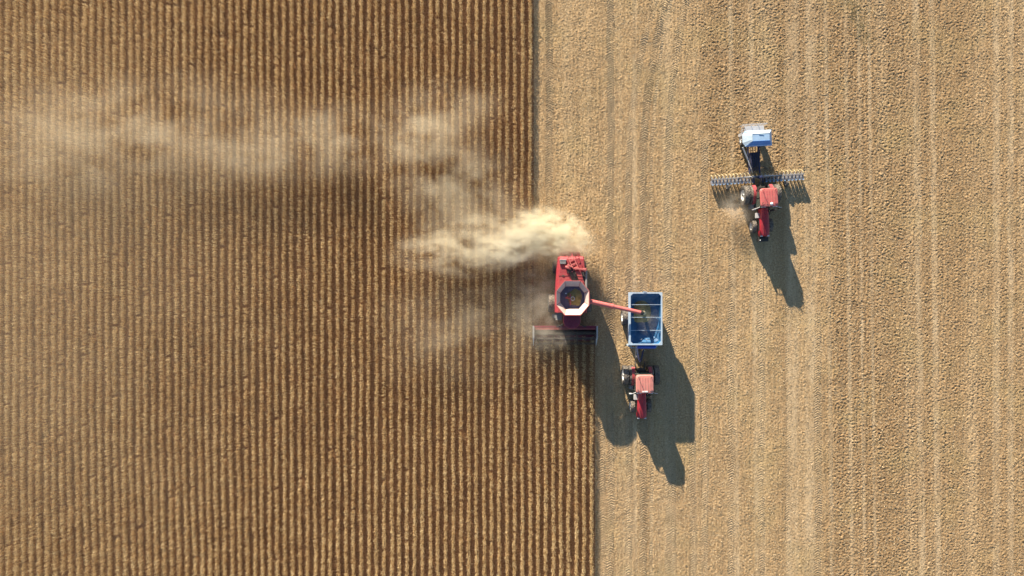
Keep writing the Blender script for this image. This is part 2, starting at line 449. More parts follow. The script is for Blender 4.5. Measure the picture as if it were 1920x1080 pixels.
tag(straw, 'loose straw and short stubble strewn over the cut ground', 'straw', kind='stuff')

# ------------------------------------------------------------------ a few green weeds at the upper edge
n = 1100
t_ = rng.random(n); wx = PX(1592) + (PX(1622) - PX(1592)) * t_ + rng.normal(0, .45, n); wy = 29.2 - 4.6 * t_ + rng.normal(0, .4, n)
a = rng.random(n) * 2 * PI; L_ = rng.uniform(.06, .16, n); wz = ground_z(wx, wy)
WV = np.stack([np.stack([wx - .02 * np.sin(a), wy + .02 * np.cos(a), wz], -1), np.stack([wx + .02 * np.sin(a), wy - .02 * np.cos(a), wz], -1),
               np.stack([wx + np.cos(a) * L_, wy + np.sin(a) * L_, wz + rng.uniform(.01, .07, n)], -1)], 1).reshape(-1, 3)
weeds = mesh_np('weeds', WV, np.arange(len(WV)).reshape(-1, 3), plant_mat('dull_green_weed', [(0.0, (0.12, 0.11, 0.05)), (1.0, (0.32, 0.28, 0.15))], 0.2), 3)
fattr(weeds.data, 'tint', np.repeat(rng.random(n), 3))
tag(weeds, 'dull green weeds in a streak across the stubble at the upper edge', 'weeds', kind='stuff')

# ------------------------------------------------------------------ wheels
def wheel(parent, loc, R, w, rim_r, out=-1, lugs=22, name='wheel', m_rim=None, weight=False):
    """axle along X; out = side the dished face looks to"""
    hub = MB().lathe_x([(-w * 0.30, 0.16 * R), (w * 0.30, 0.16 * R)], 16).build(name, M_GREY, parent, loc=loc)
    t = MB()
    prof = [(-w * .42, rim_r), (-w * .50, rim_r + (R - rim_r) * .35), (-w * .50, R * .90), (-w * .42, R * .955), (-w * .2, R * .97),
            (w * .2, R * .97), (w * .42, R * .955), (w * .50, R * .90), (w * .50, rim_r + (R - rim_r) * .35), (w * .42, rim_r)]
    t.lathe_x(prof, 40, closed=True)
    for k in range(lugs):
        for s in (-1, 1):
            a0 = 2 * PI * (k + (0.5 if s > 0 else 0)) / lugs; a1 = a0 + 0.85 * 2 * PI / lugs
            pts = []
            for rr in (R * .955, R * 1.005):
                for x, aa in ((s * 0.02 * w, a1), (s * 0.02 * w, a1 + 0.36 * 2 * PI / lugs), (s * w * .49, a0 + 0.40 * 2 * PI / lugs), (s * w * .49, a0)):
                    q = rr if abs(x) < w * .3 else rr - 0.025 * R
                    pts.append((x, q * math.cos(aa), q * math.sin(aa)))
            t.add(pts, [(0, 3, 2, 1), (4, 5, 6, 7), (0, 1, 5, 4), (1, 2, 6, 5), (2, 3, 7, 6), (3, 0, 4, 7)])
    t.build('tyre', M_TYRE, hub)
    r = MB()
    r.lathe_x([(-w * .40, rim_r), (-w * .44, rim_r * 1.03), (-w * .40, rim_r * .93), (out * w * .12 - .02, rim_r * .80), (out * w * .12 - .01, rim_r * .25),
               (out * w * .12 + .03, rim_r * .25), (out * w * .12 + .05, rim_r * .80), (w * .40, rim_r * .93), (w * .44, rim_r * 1.03), (w * .40, rim_r)], 32, closed=True)
    for k in range(8):
        aa = 2 * PI * k / 8
        r.tube((out * (w * .12 + .02), rim_r * .5 * math.cos(aa), rim_r * .5 * math.sin(aa)), (out * (w * .12 + .08), rim_r * .5 * math.cos(aa), rim_r * .5 * math.sin(aa)), .03, .03, 6)
    r.lathe_x([(out * w * .10, rim_r * .30), (out * w * .44, rim_r * .26), (out * w * .46, rim_r * .12)] if out > 0 else [(out * w * .46, rim_r * .12), (out * w * .44, rim_r * .26), (out * w * .10, rim_r * .30)], 16)
    r.build('rim', m_rim or M_RIM, hub, smooth=True)
    return hub

# ------------------------------------------------------------------ tractor (faces -Y, origin under the rear axle)
def tractor(loc, rz, label, m_roof, gps=False, ballast=False, light_bar=False):
    t = empty('tractor', loc, rz)
    tag(t, label, 'tractor', 'red tractors with dual rear wheels')
    # chassis and rear axle
    c = MB()
    c.box(-.28, .28, -3.5, .65, .62, 1.15); c.tube((-1.75, 0, .95), (1.75, 0, .95), .13); c.tube((-.8, -3.05, .7), (.8, -3.05, .7), .09)
    c.box(-.42, .42, -.35, .6, .7, 1.45)
    for s in (-1, 1):
        c.bar((s * .42, .45, .75), (s * .46, 1.35, .70), .10, .12); c.bar((s * .38, .55, 1.15), (s * .46, 1.30, .72), .05)
    c.bar((0, .6, 1.2), (0, 1.3, 1.05), .07); c.box(-.30, .30, .55, .72, 1.0, 1.5)
    c.build('chassis', M_BLACK, t, bevel=.015)
    # hood: lofted, wider and lower to the front
    rings = []
    for y, w, zt, zb in ((-1.45, .70, 2.08, 1.15), (-2.1, .78, 2.04, 1.10), (-2.9, .88, 1.95, 1.02), (-3.7, .94, 1.82, .98), (-4.05, .90, 1.72, 1.0), (-4.16, .76, 1.52, 1.08)):
        h = w / 2
        rings.append([(-h, y, zb), (-h, y, zb + (zt - zb) * .62), (-h * .88, y, zt - .12), (-h * .52, y, zt - .015), (0, y, zt + .02), (h * .52, y, zt - .015), (h * .88, y, zt - .12), (h, y, zb + (zt - zb) * .62), (h, y, zb)])
    hood = MB().loft(rings).build('hood', M_HOOD, t, smooth=True)
    g = MB(); g.box(-.34, .34, -4.18, -4.10, 1.08, 1.50)
    g.build('grille', M_BLACK, hood)
    for s in (-1, 1): MB().box(s * .455 - .012, s * .455 + .012, -3.6, -2.5, 1.15, 1.5).build('side_grille', M_BLACK, hood)
    for s in (-1, 1):
        MB().box(s * .33 - .10, s * .33 + .10, -4.19, -4.08, 1.52, 1.60).build('headlight', M_WHITE, hood, bevel=.01)
    MB().bar((-.20, -3.95, 1.83), (-.30, -3.0, 1.99), .05, .03).build('hood_scoop', M_RED, hood)
    # cab
    gl = MB(); gl.loft([[(-.72, -1.30, 1.45), (.72, -1.30, 1.45), (.74, .35, 1.45), (-.74, .35, 1.45)], [(-.74, -1.36, 2.96), (.74, -1.36, 2.96), (.74, .25, 2.96), (-.74, .25, 2.96)]])
    cab = gl.build('cab', M_GLASS, t)
    po = MB()
    for x in (-.75, .75):
        po.bar((x * .97, -1.32, 1.40), (x, -1.38, 2.98), .07); po.bar((x, .36, 1.40), (x, .26, 2.98), .08); po.bar((x, -.45, 1.40), (x, -.5, 2.98), .05)
    po.box(-.76, .76, -1.36, .40, 1.15, 1.45)
    po.build('cab_frame', M_BLACK, cab)
    se = MB(); se.box(-.27, .27, -.5, .0, 1.5, 1.75); se.box(-.27, .27, -.05, .08, 1.7, 2.35); se.tube((0, -1.0, 1.6), (0, -.85, 2.0), .03); se.lathe_x([(-.01, .2), (.01, .2)], 14)
    se2 = MB(); se2.box(-.27, .27, -.5, .0, 1.5, 1.75); se2.box(-.27, .27, -.05, .08, 1.7, 2.35)
    se2.build('seat', M_BLACK, cab, bevel=.04)
    st = MB(); st.tube((0, -1.05, 1.5), (0, -.88, 1.95), .03); st.tube((-.2, -.86, 1.98), (.2, -.86, 1.98), .02); st.tube((0, -.95, 2.14), (0, -.77, 1.82), .02)
    st.build('steering_wheel', M_BLACK, cab)
    rf = MB()
    n_ = 5
    rf.loft([[(x, y, z) for x, y in rounded(w, l, r, n_, 0, -.58)] for w, l, r, z in ((1.60, 1.64, .20, 2.96), (1.68, 1.74, .24, 3.02), (1.68, 1.74, .24, 3.12), (1.56, 1.62, .24, 3.19), (1.2, 1.3, .2, 3.215))])
    roof = rf.build('roof', m_roof, t, smooth=True)
    for x in (-.5, -.25, 0, .25, .5): MB().box(x - .035, x + .035, -1.22, .08, 3.19, 3.235).build('roof_rib', m_roof, roof, bevel=.01)
    for x in (-.66, -.42, .42, .66): MB().box(x - .09, x + .09, -1.50, -1.43, 3.0, 3.09).build('work_light', M_WHITE, roof)
    if light_bar:
        MB().box(-.27, .27, -1.36, -1.22, 3.19, 3.25).build('light_bar', M_WHITE, roof, bevel=.02)
    if gps:
        MB().dome((.18, -1.22, 3.20), .15, .13).build('receiver_dome', M_WHITE, roof, smooth=True)
    # exhaust, mirrors, steps
    ex = MB(); ex.tube((.55, -1.75, 1.3), (.55, -1.75, 2.55), .10); ex.tube((.55, -1.75, 2.55), (.55, -1.80, 3.25), .055)
    ex.build('exhaust_pipe', M_BLACK, t, smooth=True)
    for s in (-1, 1):
        mi = MB(); mi.path([(s * .72, -1.40, 2.75), (s * 1.05, -1.52, 2.72), (s * 1.32, -1.58, 2.62)], .03, 6)
        arm = mi.build('mirror_arm', M_LGREY, t)
        MB().box(s * 1.24 - .12, s * 1.24 + .12, -1.64, -1.56, 2.15, 2.62).build('mirror', M_LGREY if s < 0 else M_BLACK, arm, bevel=.02)
    for x, z in ((-.62, 3.75), (.60, 3.55), (-.70, 3.60)): MB().tube((x, .1 if x > -.65 else -1.1, 3.1), (x, .1 if x > -.65 else -1.1, z), .022).build('antenna', M_BLACK, t)
    for s in (-1, 1):
        fd = MB(); pts = []
        for k in range(8):
            a = math.radians(35 + 125 * k / 7); pts.append((math.cos(a) * 1.06, .95 + math.sin(a) * 1.06))
        fd.loft([[(s * .66, y * 1.0, z), (s * .98, y, z), (s * .98, y * .97, z - .06), (s * .66, y * .97, z - .06)] for y, z in pts])
        fd.build('fender', M_RED, t, smooth=True)
    sp_ = MB()
    for z in (.55, .85, 1.15): sp_.box(-1.10, -.78, -1.35, -.98, z, z + .05)
    sp_.bar((-1.08, -1.35, .5), (-.80, -1.35, 1.5), .04); sp_.bar((-1.08, -.98, .5), (-.80, -.98, 1.5), .04)
    sp_.build('step', M_GREY, t)
    tk = MB(); tk.loft([[(x, y, z) for x, y in rounded(.42, 1.0, .1, 3, .60, -1.6)] for z in (.55, 1.05)])
    tk.build('fuel_tank', M_BLACK, t, smooth=True)
    tr = MB(); tr.box(-.75, -.40, -2.35, -1.85, 1.25, 1.5)
    tr.build('toolbox', M_LGREY, t, bevel=.02)
    # wheels
    for x, o in ((-1.50, -1), (-.92, -1), (.92, 1), (1.50, 1)):
        wheel(t, (x, 0, .96), .96, .50, .52, o, 20)
    for s in (-1, 1):
        wheel(t, (s * .80, -3.05, .68), .68, .42, .36, s, 16)
    if ballast:
        bl = MB()
        for k in range(8):
            x = -.42 + k * .12
            bl.loft([[(x - .05, y, z) for y, z in q] for q in [[(-4.22, .75), (-4.62, .80), (-4.66, 1.12), (-4.22, 1.18)]]] + [[(x + .05, y, z) for y, z in [(-4.22, .75), (-4.62, .80), (-4.66, 1.12), (-4.22, 1.18)]]])
        bl.box(-.3, .3, -4.24, -3.4, .78, .95)
        b_ = bl.build('ballast_weight', M_BLACK, t, bevel=.02)
        MB().dome((-.32, -4.52, 1.15), .06, .06).build('marker_light', M_WHITE, b_)
    return t
tractor((12.62, -8.55, 0), math.radians(0.5), 'red tractor with ribbed faded roof towing the blue grain cart', M_ROOF2, light_bar=True)
tractor((24.40, 9.20, 0), math.radians(3.2), 'red tractor with white dome on its roof and black front weights pulling the tillage bar', M_ROOF, gps=True, ballast=True)

# ------------------------------------------------------------------ tillage bar behind the upper tractor
TB = (24.25, 10.95, 0)
tb = empty('tillage_bar', TB, math.radians(3.6))
tag(tb, 'wide grey strip tillage bar of many row units behind the upper tractor', 'tillage bar')
f = MB()
for s in (-1, 1):
    f.box(min(s * .9, s * 4.55), max(s * .9, s * 4.55), -.07, .07, .72, .86); f.box(min(s * .9, s * 4.5), max(s * .9, s * 4.5), -.42, -.32, .66, .76)
    for x in (1.2, 2.3, 3.4, 4.4): f.bar((s * x, -.38, .71), (s * x, .02, .79), .08)
f.box(-1.0, 1.0, -.12, .12, .70, .92)
f.build('toolbar', M_GREY, tb, bevel=.01)
hb = MB()
for s in (-1, 1):
    hb.bar((s * .45, -.1, .85), (s * .42, -.55, .75), .10); hb.bar((s * .30, .0, .9), (0, -.15, 1.55), .07)
hb.box(-.12, .12, -.2, .0, .9, 1.6)
hb.bar((0, -.1, 1.5), (0, -.6, 1.1), .07)
hb.build('hitch_frame', M_DKBLUE, tb, bevel=.01)
for s in (-1, 1):
    cy = MB(); cy.tube((s * .5, .02, 1.15), (s * 1.5, .02, .95), .06); cy.tube((s * 1.5, .02, .95), (s * 2.0, .02, .88), .035)
    cy.build('fold_cylinder', M_LGREY, tb, smooth=True)
def row_unit(x):
    u = MB()
    u.box(x - .055, x + .055, -.36, .10, .58, .70); u.bar((x - .04, .05, .66), (x - .03, .35, .42), .05)
    u.box(x - .10, x - .075, -.48, -.06, .28, .60); u.box(x + .075, x + .10, -.48, -.06, .28, .60)
    o = u.build('row_unit', M_BLADE, tb)
    y = MB(); y.path([(x - .02, .08, .86), (x - .04, .30, .84), (x - .10, .46, .66), (x - .10, .52, .36), (x - .02, .56, .06)], .032, 6)
    y.build('tine', M_YEL, o)
    dk = MB(); 
    v = [(x, -.27 + .21 * math.cos(a), .24 + .21 * math.sin(a)) for a in [2 * PI * k / 14 for k in range(14)]]
    dk.loft([[(p[0] - .018, p[1], p[2]) for p in v], [(p[0] + .018, p[1], p[2]) for p in v]])
    dk.build('disc', M_GREY, o)
    cp = MB(); cp.box(x - .07, x + .07, -.56, -.43, .62, .74)
    cp.build('cap', M_HOPLID, o)
for k in range(12):
    for s in (-1, 1): row_unit(s * (.48 + .362 * k))
hs = MB()
for s in (-1, 1):
    for k in range(5):
        hs.path([(s * (.1 + .06 * k), .9, 1.5), (s * (.3 + .2 * k), .55, 1.25), (s * (.7 + .36 * k), .2, .95)], .022, 5)
hs.build('seed_hose', M_BLACK, tb)
for s in (-1, 1):
    wheel(tb, (s * 2.9, -.72, .38), .38, .22, .20, s, 12, name='gauge_wheel')

# ------------------------------------------------------------------ fertiliser hopper cart behind the bar
HO = (23.75, 14.45, 0)
hp = empty('fertiliser_hopper', HO, math.radians(3.0))
tag(hp, 'pale blue fertiliser hopper on a wheeled frame trailing behind the tillage bar', 'hopper cart')
# lower funnel and upper bin
def rect(w, l, z, cx=0, cy=0): return [(cx - w / 2, cy - l / 2, z), (cx + w / 2, cy - l / 2, z), (cx + w / 2, cy + l / 2, z), (cx - w / 2, cy + l / 2, z)]
fn = MB().loft([rect(.7, .5, .95), rect(2.50, 1.38, 1.95), rect(2.56, 1.42, 2.10)])
bin_ = fn.build('bin', M_HOPBLUE, hp, bevel=.01)
def lid(front, mname, m):
    q = MB(); b = rect(2.62, 1.48, 2.10); b2 = rect(2.62, 1.48, 2.16); tt = rect(1.62, .66, 2.60, .12, .0)
    b2[0], b2[3] = (-1.31, -.74, 2.16), (-1.31, .74, 2.16)
    q.loft([b, b2, tt]); return q.build(mname, m, hp)
ld = lid(0, 'lid', M_HOPLID)
dm = MB(); dm.tube((-1.30, 0, 2.02), (-.72, 0, 2.56), .0, .0) if False else None
MB().loft([[(-1.36, -.62, 2.14), (-.70, -.335, 2.615), (-.70, .335, 2.615), (-1.36, .62, 2.14)], [(-1.52, -.36, 2.12), (-.72, -.2, 2.62), (-.72, .2, 2.62), (-1.52, .36, 2.12)]]).build('end_cover', M_RIMW, ld)
MB().loft([[(-1.20, -.77, 2.12), (1.30, -.77, 2.12), (.94, -.345, 2.62), (-.68, -.345, 2.62)], [(-1.20, -.745, 2.11), (1.30, -.745, 2.11), (.94, -.32, 2.60), (-.68, -.32, 2.60)]]).build('front_panel', M_HOPBLUE, ld)
MB().loft([[(-1.25, .77, 2.12), (1.30, .77, 2.12), (.94, .345, 2.625), (-.68, .345, 2.625)], [(-1.25, .745, 2.11), (1.30, .745, 2.11), (.94, .32, 2.60), (-.68, .32, 2.60)]]).build('rear_panel', M_RIMW, ld)
hn = MB(); hn.tube((-.1, .30, 2.64), (.35, .30, 2.66), .02, .02, 6); hn.build('handle', M_BLACK, ld)
pf = MB(); pf.box(-.95, .95, .92, 1.42, 1.25, 1.30); pf.build('platform', M_LGREY, hp)
rl = MB()
for x in (-1.0, -.3, .4, 1.0): rl.tube((x, 1.42, 1.27), (x, 1.42, 2.1), .022, .022, 6)
rl.path([(-1.35, .5, 1.9), (-1.35, 1.42, 2.05), (1.0, 1.42, 2.1)], .024, 6); rl.path([(-1.35, .5, 1.6), (-1.35, 1.42, 1.65), (1.0, 1.42, 1.7)], .02, 6)
for y in (.5, .95, 1.42): rl.tube((-1.35, y, 1.0), (-1.35, y, 2.0), .022, .022, 6)
for z in (.6, .9, 1.2, 1.5): rl.box(-1.36, -1.05, .55, .80, z, z + .03)
rl.build('railing', M_LGREY, hp)
fr = MB()
for s in (-1, 1):
    fr.bar((s * .55, 1.0, .75), (s * .50, -3.2, .78), .12, .14); fr.bar((s * .5, .45, .8), (s * .85, .35, 2.0), .08); fr.bar((s * .5, -.45, .8), (s * .85, -.35, 2.0), .08)
fr.box(-.62, .62, .15, .30, .68, .82); fr.box(-.62, .62, -1.9, -1.75, .68, .82)
fr.box(-.45, .45, -2.9, -1.1, .80, .86)
fr.build('frame', M_DKBLUE, hp, bevel=.01)
ar = MB(); ar.tube((-1.25, -.65, 1.35), (-.75, -1.75, 1.1), .07); ar.tube((-.75, -1.75, 1.1), (-.25, -3.1, .9), .05)
ar.build('lift_arm', M_LGREY, hp, smooth=True)
for k in range(6):
    x = -.6 + .24 * k
    MB().path([(x * .6, -.2, 1.15), (x, -.7, .95), (x * .9, -1.3, .92), (x * .5, -2.9, 1.0)], .035, 6).build('delivery_hose', M_BLACK, hp)
wheel(hp, (-.95, .25, .55), .55, .38, .28, -1, 14); wheel(hp, (.95, .25, .55), .55, .38, .28, 1, 14)

# ------------------------------------------------------------------ grain cart
GC = (12.68, -2.9, 0)
gc = empty('grain_cart', GC)
tag(gc, 'open blue grain cart with pale rim being filled beside the combine', 'grain cart')
X0, X1, Y0, Y1 = 11.12, 14.25, -5.41, -.40
def ring(x0, x1, y0, y1, z, c=.28):
    return [(x0 + c, y0, z), (x1 - c, y0, z), (x1, y0 + c, z), (x1, y1 - c, z), (x1 - c, y1, z), (x0 + c, y1, z), (x0, y1 - c, z), (x0, y0 + c, z)]
out_r = [ring(12.1, 13.3, -4.3, -1.6, .95, .05), ring(X0 + .05, X1 - .05, Y0 + .06, Y1 - .05, 2.35, .05), ring(X0 + .02, X1 - .02, Y0 + .02, Y1 - .02, 3.24, .05)]
MB().loft(out_r, cap=False).build('hull', M_BLUE, gc, GC)
in_r = [ring(12.3, 13.1, -4.1, -1.8, 1.08, .10), ring(X0 + .15, X1 - .15, Y0 + .17, Y1 - .14, 2.42, .22), ring(X0 + .13, X1 - .13, Y0 + .13, Y1 - .13, 3.24, .20)]
b = MB().loft(in_r, cap=False); b.f.append(tuple(range(8)))
b.build('hopper_lining', M_INBLUE, gc, GC)
r = MB(); a_, b_ = ring(X0, X1, Y0, Y1, 3.23, .05), ring(X0 + .13, X1 - .13, Y0 + .13, Y1 - .13, 3.23, .22)
a2, b2 = [(x, y, 3.31) for x, y, z in a_], [(x, y, 3.31) for x, y, z in b_]
r.add(a_ + b_ + a2 + b2, [q for i in range(8) for q in ((i, (i + 1) % 8, 16 + (i + 1) % 8, 16 + i), (16 + i, 16 + (i + 1) % 8, 24 + (i + 1) % 8, 24 + i), (8 + i, 24 + i, 24 + (i + 1) % 8, 8 + (i + 1) % 8), (i, 8 + i, 8 + (i + 1) % 8, (i + 1) % 8))])
r.box(X0 - .04, X0 + .0, Y0, Y1, 2.95, 3.28); r.box(12.45, 12.75, Y1 - .02, Y1 + .06, 3.18, 3.34)
r.build('rim', M_RIMW, gc, GC)
for y in (-1.58, -2.78, -4.02):
    MB().box(X0 + .12, X1 - .12, y - .018, y + .018, 3.14, 3.22).build('cross_bar', M_RIMW, gc, GC)
for y in (-2.80, -4.04):
    gu = MB(); gu.add([(X1 - .2, y - .02, 3.2), (X1 - .62, y - .02, 3.2), (X1 - .2, y - .32, 2.7), (X1 - .2, y + .02, 3.2), (X1 - .62, y + .02, 3.2), (X1 - .2, y - .28, 2.7)], [(0, 1, 2), (3, 5, 4), (0, 3, 4, 1), (1, 4, 5, 2), (2, 5, 3, 0)])
    gu.build('gusset', M_RIMW, gc, GC)
for x, y in ((12.4, -5.0), (12.9, -5.0)):
    MB().tube((x, y, 1.9), (x, y + .15, 3.1), .025, .025, 6).build('sight_rod', M_WHITE, gc, GC)
tp = MB(); tp.tube((12.0, -5.60, 2.62), (13.72, -5.60, 2.62), .21, .21, 16); tp.build('tarp_roll', M_BLUE, gc, GC, smooth=True)
fb = MB(); fb.box(11.45, 13.95, -5.52, -5.44, 2.15, 2.35); fb.bar((11.45, -5.75, 2.4), (12.0, -5.75, 2.4), .06); fb.bar((11.45, -5.75, 2.4), (11.45, -5.42, 2.5), .06); fb.bar((12.0, -5.75, 2.4), (12.0, -5.42, 2.5), .06)
fb.bar((13.78, -5.75, 2.6), (13.95, -5.42, 2.6), .06); fb.box(11.15, 11.3, -5.6, -5.43, 1.6, 2.7); fb.box(13.7, 13.8, -5.72, -5.46, 2.45, 2.75)
fb.build('front_rack', M_RIMW, gc, GC)
dbm = MB()
for s in (-1, 1):
    dbm.bar((12.68 + s * .62, -4.4, .85), (12.64 + s * .10, -7.15, .66), .13, .16); dbm.bar((12.68 + s * .55, -1.4, .85), (12.68 + s * .55, -4.4, .85), .13, .16)
dbm.box(12.1, 13.3, -3.0, -2.8, .75, .92); dbm.box(12.54, 12.74, -7.3, -7.05, .6, .72); dbm.box(12.2, 13.15, -5.2, -5.05, .78, .92)
dbm.tube((10.9, -2.86, .80), (14.45, -2.86, .80), .09)
dbm.build('drawbar', M_DKBLUE, gc, GC, bevel=.01)
la = MB()
for s in (0, .34): la.bar((11.95 + s * .4, -5.55, 2.3), (12.15 + s * .4, -6.9, .95), .045)
for k in range(5): la.bar((11.97 + .03 * k, -5.7 - .25 * k, 2.15 - .25 * k), (12.11 + .03 * k, -5.7 - .25 * k, 2.15 - .25 * k), .035)
la.build('ladder', M_LGREY, gc, GC)
jk = MB(); jk.tube((12.95, -5.9, .3), (12.98, -6.1, 1.35), .055); jk.box(12.85, 13.05, -6.0, -5.8, .2, .26)
jk.build('jack_stand', M_YEL, gc, GC, smooth=True)
ho = MB(); ho.path([(12.55, -5.3, 1.0), (12.50, -6.2, .95), (12.62, -7.2, 1.1), (12.6, -7.7, 1.25)], .03, 6)
ho.build('hydraulic_hose', M_BLACK, gc, GC)
for x, o in ((11.10, -1), (14.28, 1)):
    wheel(gc, (x - GC[0], -2.86 - GC[1], .82), .82, .60, .42, o, 18, m_rim=M_WHITE)

def heap(name, cx, cy, rx, ry, z0, h, label, seed, m=M_GRAIN, off=(0, 0)):
    rr = np.random.default_rng(seed); vs = []; fs = []; n, mm = 28, 9
    for i in range(mm + 1):
        q = i / mm
        for j in range(n):
            t = 2 * PI * j / n; k = 1 + .07 * math.sin(3 * t + seed) + .04 * math.sin(5 * t)
            vs.append((cx + rx * q * k * math.cos(t) + off[0] * (1 - q), cy + ry * q * k * math.sin(t) + off[1] * (1 - q), z0 + h * (1 - q ** 1.25) + rr.normal(0, .012)))
    for i in range(mm):
        for j in range(n):
            k = (j + 1) % n; fs.append((i * n + j, i * n + k, (i + 1) * n + k, (i + 1) * n + j))
    o = MB().add(vs, fs).build(name, m, smooth=True)
    tag(o, label, 'grain', kind='stuff'); return o
heap('grain_pile', 12.60, -2.3, 1.0, 1.15, 1.55, .75, 'yellow brown heap of grain in the blue cart under the spout', 3)

# ------------------------------------------------------------------ combine harvester
CH = (5.65, -.9, 0)
ch = empty('combine_harvester', CH)
tag(ch, 'red combine harvester cutting the crop with open eight sided grain tank', 'combine')
CX = 5.65
rings = []
for y, w, zt in ((3.0, 1.22, 3.05), (2.75, 1.26, 3.30), (1.7, 1.36, 3.34), (.2, 1.44, 3.36), (-1.6, 1.50, 3.36), (-2.35, 1.50, 3.36)):
    rings.append([(CX - w, y, 1.15), (CX - w - .02, y, 2.75), (CX - w + .20, y, zt), (CX + w - .12, y, zt), (CX + w, y, 2.85), (CX + w, y, 1.15)])
MB().loft(rings).build('body', M_RED, ch, CH, bevel=.03)
lw = MB(); lw.box(CX - .9, CX + .9, -2.3, 2.6, .75, 1.2); lw.tube((4.0, -1.47, .92), (7.3, -1.47, .92), .16); lw.tube((4.2, 2.05, .62), (7.1, 2.05, .62), .11)
lw.build('chassis', M_BLACK, ch, CH)
# engine deck
dk = MB(); dk.add([(5.10, 2.30, 3.375), (5.72, 2.22, 3.375), (6.45, .60, 3.385), (5.72, .60, 3.385)], [(0, 1, 2, 3)]); dk.box(5.25, 5.62, 1.45, 2.2, 3.36, 3.56)  # flat black sheet draws the shade inside the bay; the box is solid
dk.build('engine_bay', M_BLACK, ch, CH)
eb = MB(); eb.tube((5.05, 2.0, 3.5), (5.55, 1.85, 3.62), .13); eb.box(5.2, 5.4, 1.85, 2.25, 3.5, 3.8); eb.tube((5.68, 1.55, 3.40), (5.68, 1.55, 3.56), .07); eb.bar((5.3, 2.15, 3.75), (5.75, 1.95, 3.78), .12)
eb.build('engine_part', M_ROOF, ch, CH, bevel=.01)
gr = MB(); gr.box(4.52, 5.12, 2.26, 2.62, 3.33, 3.50)
go = gr.build('air_grille', M_BLACK, ch, CH)
sl2 = MB()
for k in range(7): sl2.box(4.55 + k * .08, 4.58 + k * .08, 2.28, 2.60, 3.50, 3.515)
sl2.box(4.50, 5.14, 2.62, 2.69, 3.33, 3.54)
sl2.build('slat', M_LGREY, go, (0, 0, 0)); 
def ladder_frame(p0, p1, w, rungs, name, m):
    p0, p1 = Vector(p0), Vector(p1); dd = (p1 - p0).normalized(); sd = Vector((-dd.y, dd.x, 0)).normalized() * w / 2
    q = MB(); q.bar(p0 + sd, p1 + sd, .07, .12); q.bar(p0 - sd, p1 - sd, .07, .12)
    for k in range(rungs):
        t = p0.lerp(p1, (k + .5) / rungs); q.bar(t - sd, t + sd, .13, .06)
    return q.build(name, m, ch, CH)
ladder_frame((5.42, 3.15, 3.50), (6.05, 1.75, 3.62), .48, 4, 'service_ladder', M_ROOF)
ladder_frame((6.10, 3.05, 3.48), (6.62, 1.85, 3.55), .30, 2, 'guard_frame', M_RED)
cbm = MB(); cbm.bar((5.85, 1.86, 3.68), (6.95, 1.72, 3.68), .16, .12); cbm.box(6.70, 7.02, 1.60, 1.88, 3.45, 3.72)
cbm.build('cross_member', M_ROOF, ch, CH, bevel=.02)
cht = MB(); cht.loft([[(5.98, 1.62, 3.60), (6.42, 1.55, 3.60), (6.42, 1.55, 3.38), (5.98, 1.62, 3.38)], [(6.42, .42, 3.52), (6.88, .42, 3.52), (6.88, .42, 3.38), (6.42, .42, 3.38)]])
chute = cht.build('conveyor_cover', M_RED, ch, CH, bevel=.01)
for k in range(4):
    ri = MB(); t = (k + .5) / 4; ri.bar((5.98 + .44 * t, 1.62 - 1.2 * t, 3.61 - .08 * t), (6.42 + .46 * t, 1.55 - 1.13 * t, 3.61 - .08 * t), .035, .03)
    ri.build('cover_rib', M_ROOF, chute, (0, 0, 0))
rec = MB(); rec.add([(6.50, 1.55, 3.375), (6.92, 1.5, 3.375), (6.98, .35, 3.385), (6.92, .35, 3.385)], [(0, 1, 2, 3)]); rec.build('gap_shade_patch', M_BLACK, ch, CH)  # flat black sheet on the closed deck, painting the shade of a gap
sp1 = MB(); sp1.tube((7.03, 1.65, 3.34), (7.03, -.3, 3.40), .10); sp1.build('exhaust_duct', M_GREY, ch, CH, smooth=True)
pn = MB(); pn.box(4.42, 5.5, 1.14, 1.165, 3.345, 3.375); pn.box(4.75, 4.95, 1.10, 1.22, 3.35, 3.40); pn.build('panel_seam', M_BLACK, ch, CH)
sc = MB(); sc.loft([[(4.6, 3.0, 1.0), (6.7, 3.0, 1.0), (6.7, 3.0, 1.9), (4.6, 3.0, 1.9)], [(4.7, 3.55, .8), (6.6, 3.55, .8), (6.6, 3.55, 1.3), (4.7, 3.55, 1.3)]]); sc.build('straw_spreader', M_RED, ch, CH, bevel=.02)
# grain tank: octagonal flared extension
ocx, ocy = 5.655, -.93
def octg(hx, hy, cx_, cy_, z, dx=0, dy=0):
    return [(ocx + dx + a, ocy + dy + b, z) for a, b in ((-hx, cy_), (-cx_, hy), (cx_, hy), (hx, cy_), (hx, -cy_), (cx_, -hy), (-cx_, -hy), (-hx, -cy_))]
top = octg(1.53, 1.60, .74, .66, 4.32); topi = octg(1.49, 1.56, .73, .65, 4.32)
low = octg(1.20, 1.12, .66, .46, 3.62, .03, .02); lowi = octg(1.14, 1.06, .63, .44, 3.64, .03, .02)
tk = MB()
tk.add(top + low, [(i, (i + 1) % 8, 8 + (i + 1) % 8, 8 + i) for i in range(8)])
tk.add(topi + lowi, [(i, 8 + i, 8 + (i + 1) % 8, (i + 1) % 8) for i in range(8)])
tk.add(top + topi, [(i, 8 + i, 8 + (i + 1) % 8, (i + 1) % 8) for i in range(8)])
gt = tk.build('grain_tank', M_CREAM, ch, CH)
sm = MB()
for i in range(8): sm.bar(topi[i], lowi[i], .045, .03); sm.bar(top[i], top[(i + 1) % 8], .06, .05)
sm.build('tank_edge', M_ROOF, gt, (0, 0, 0))
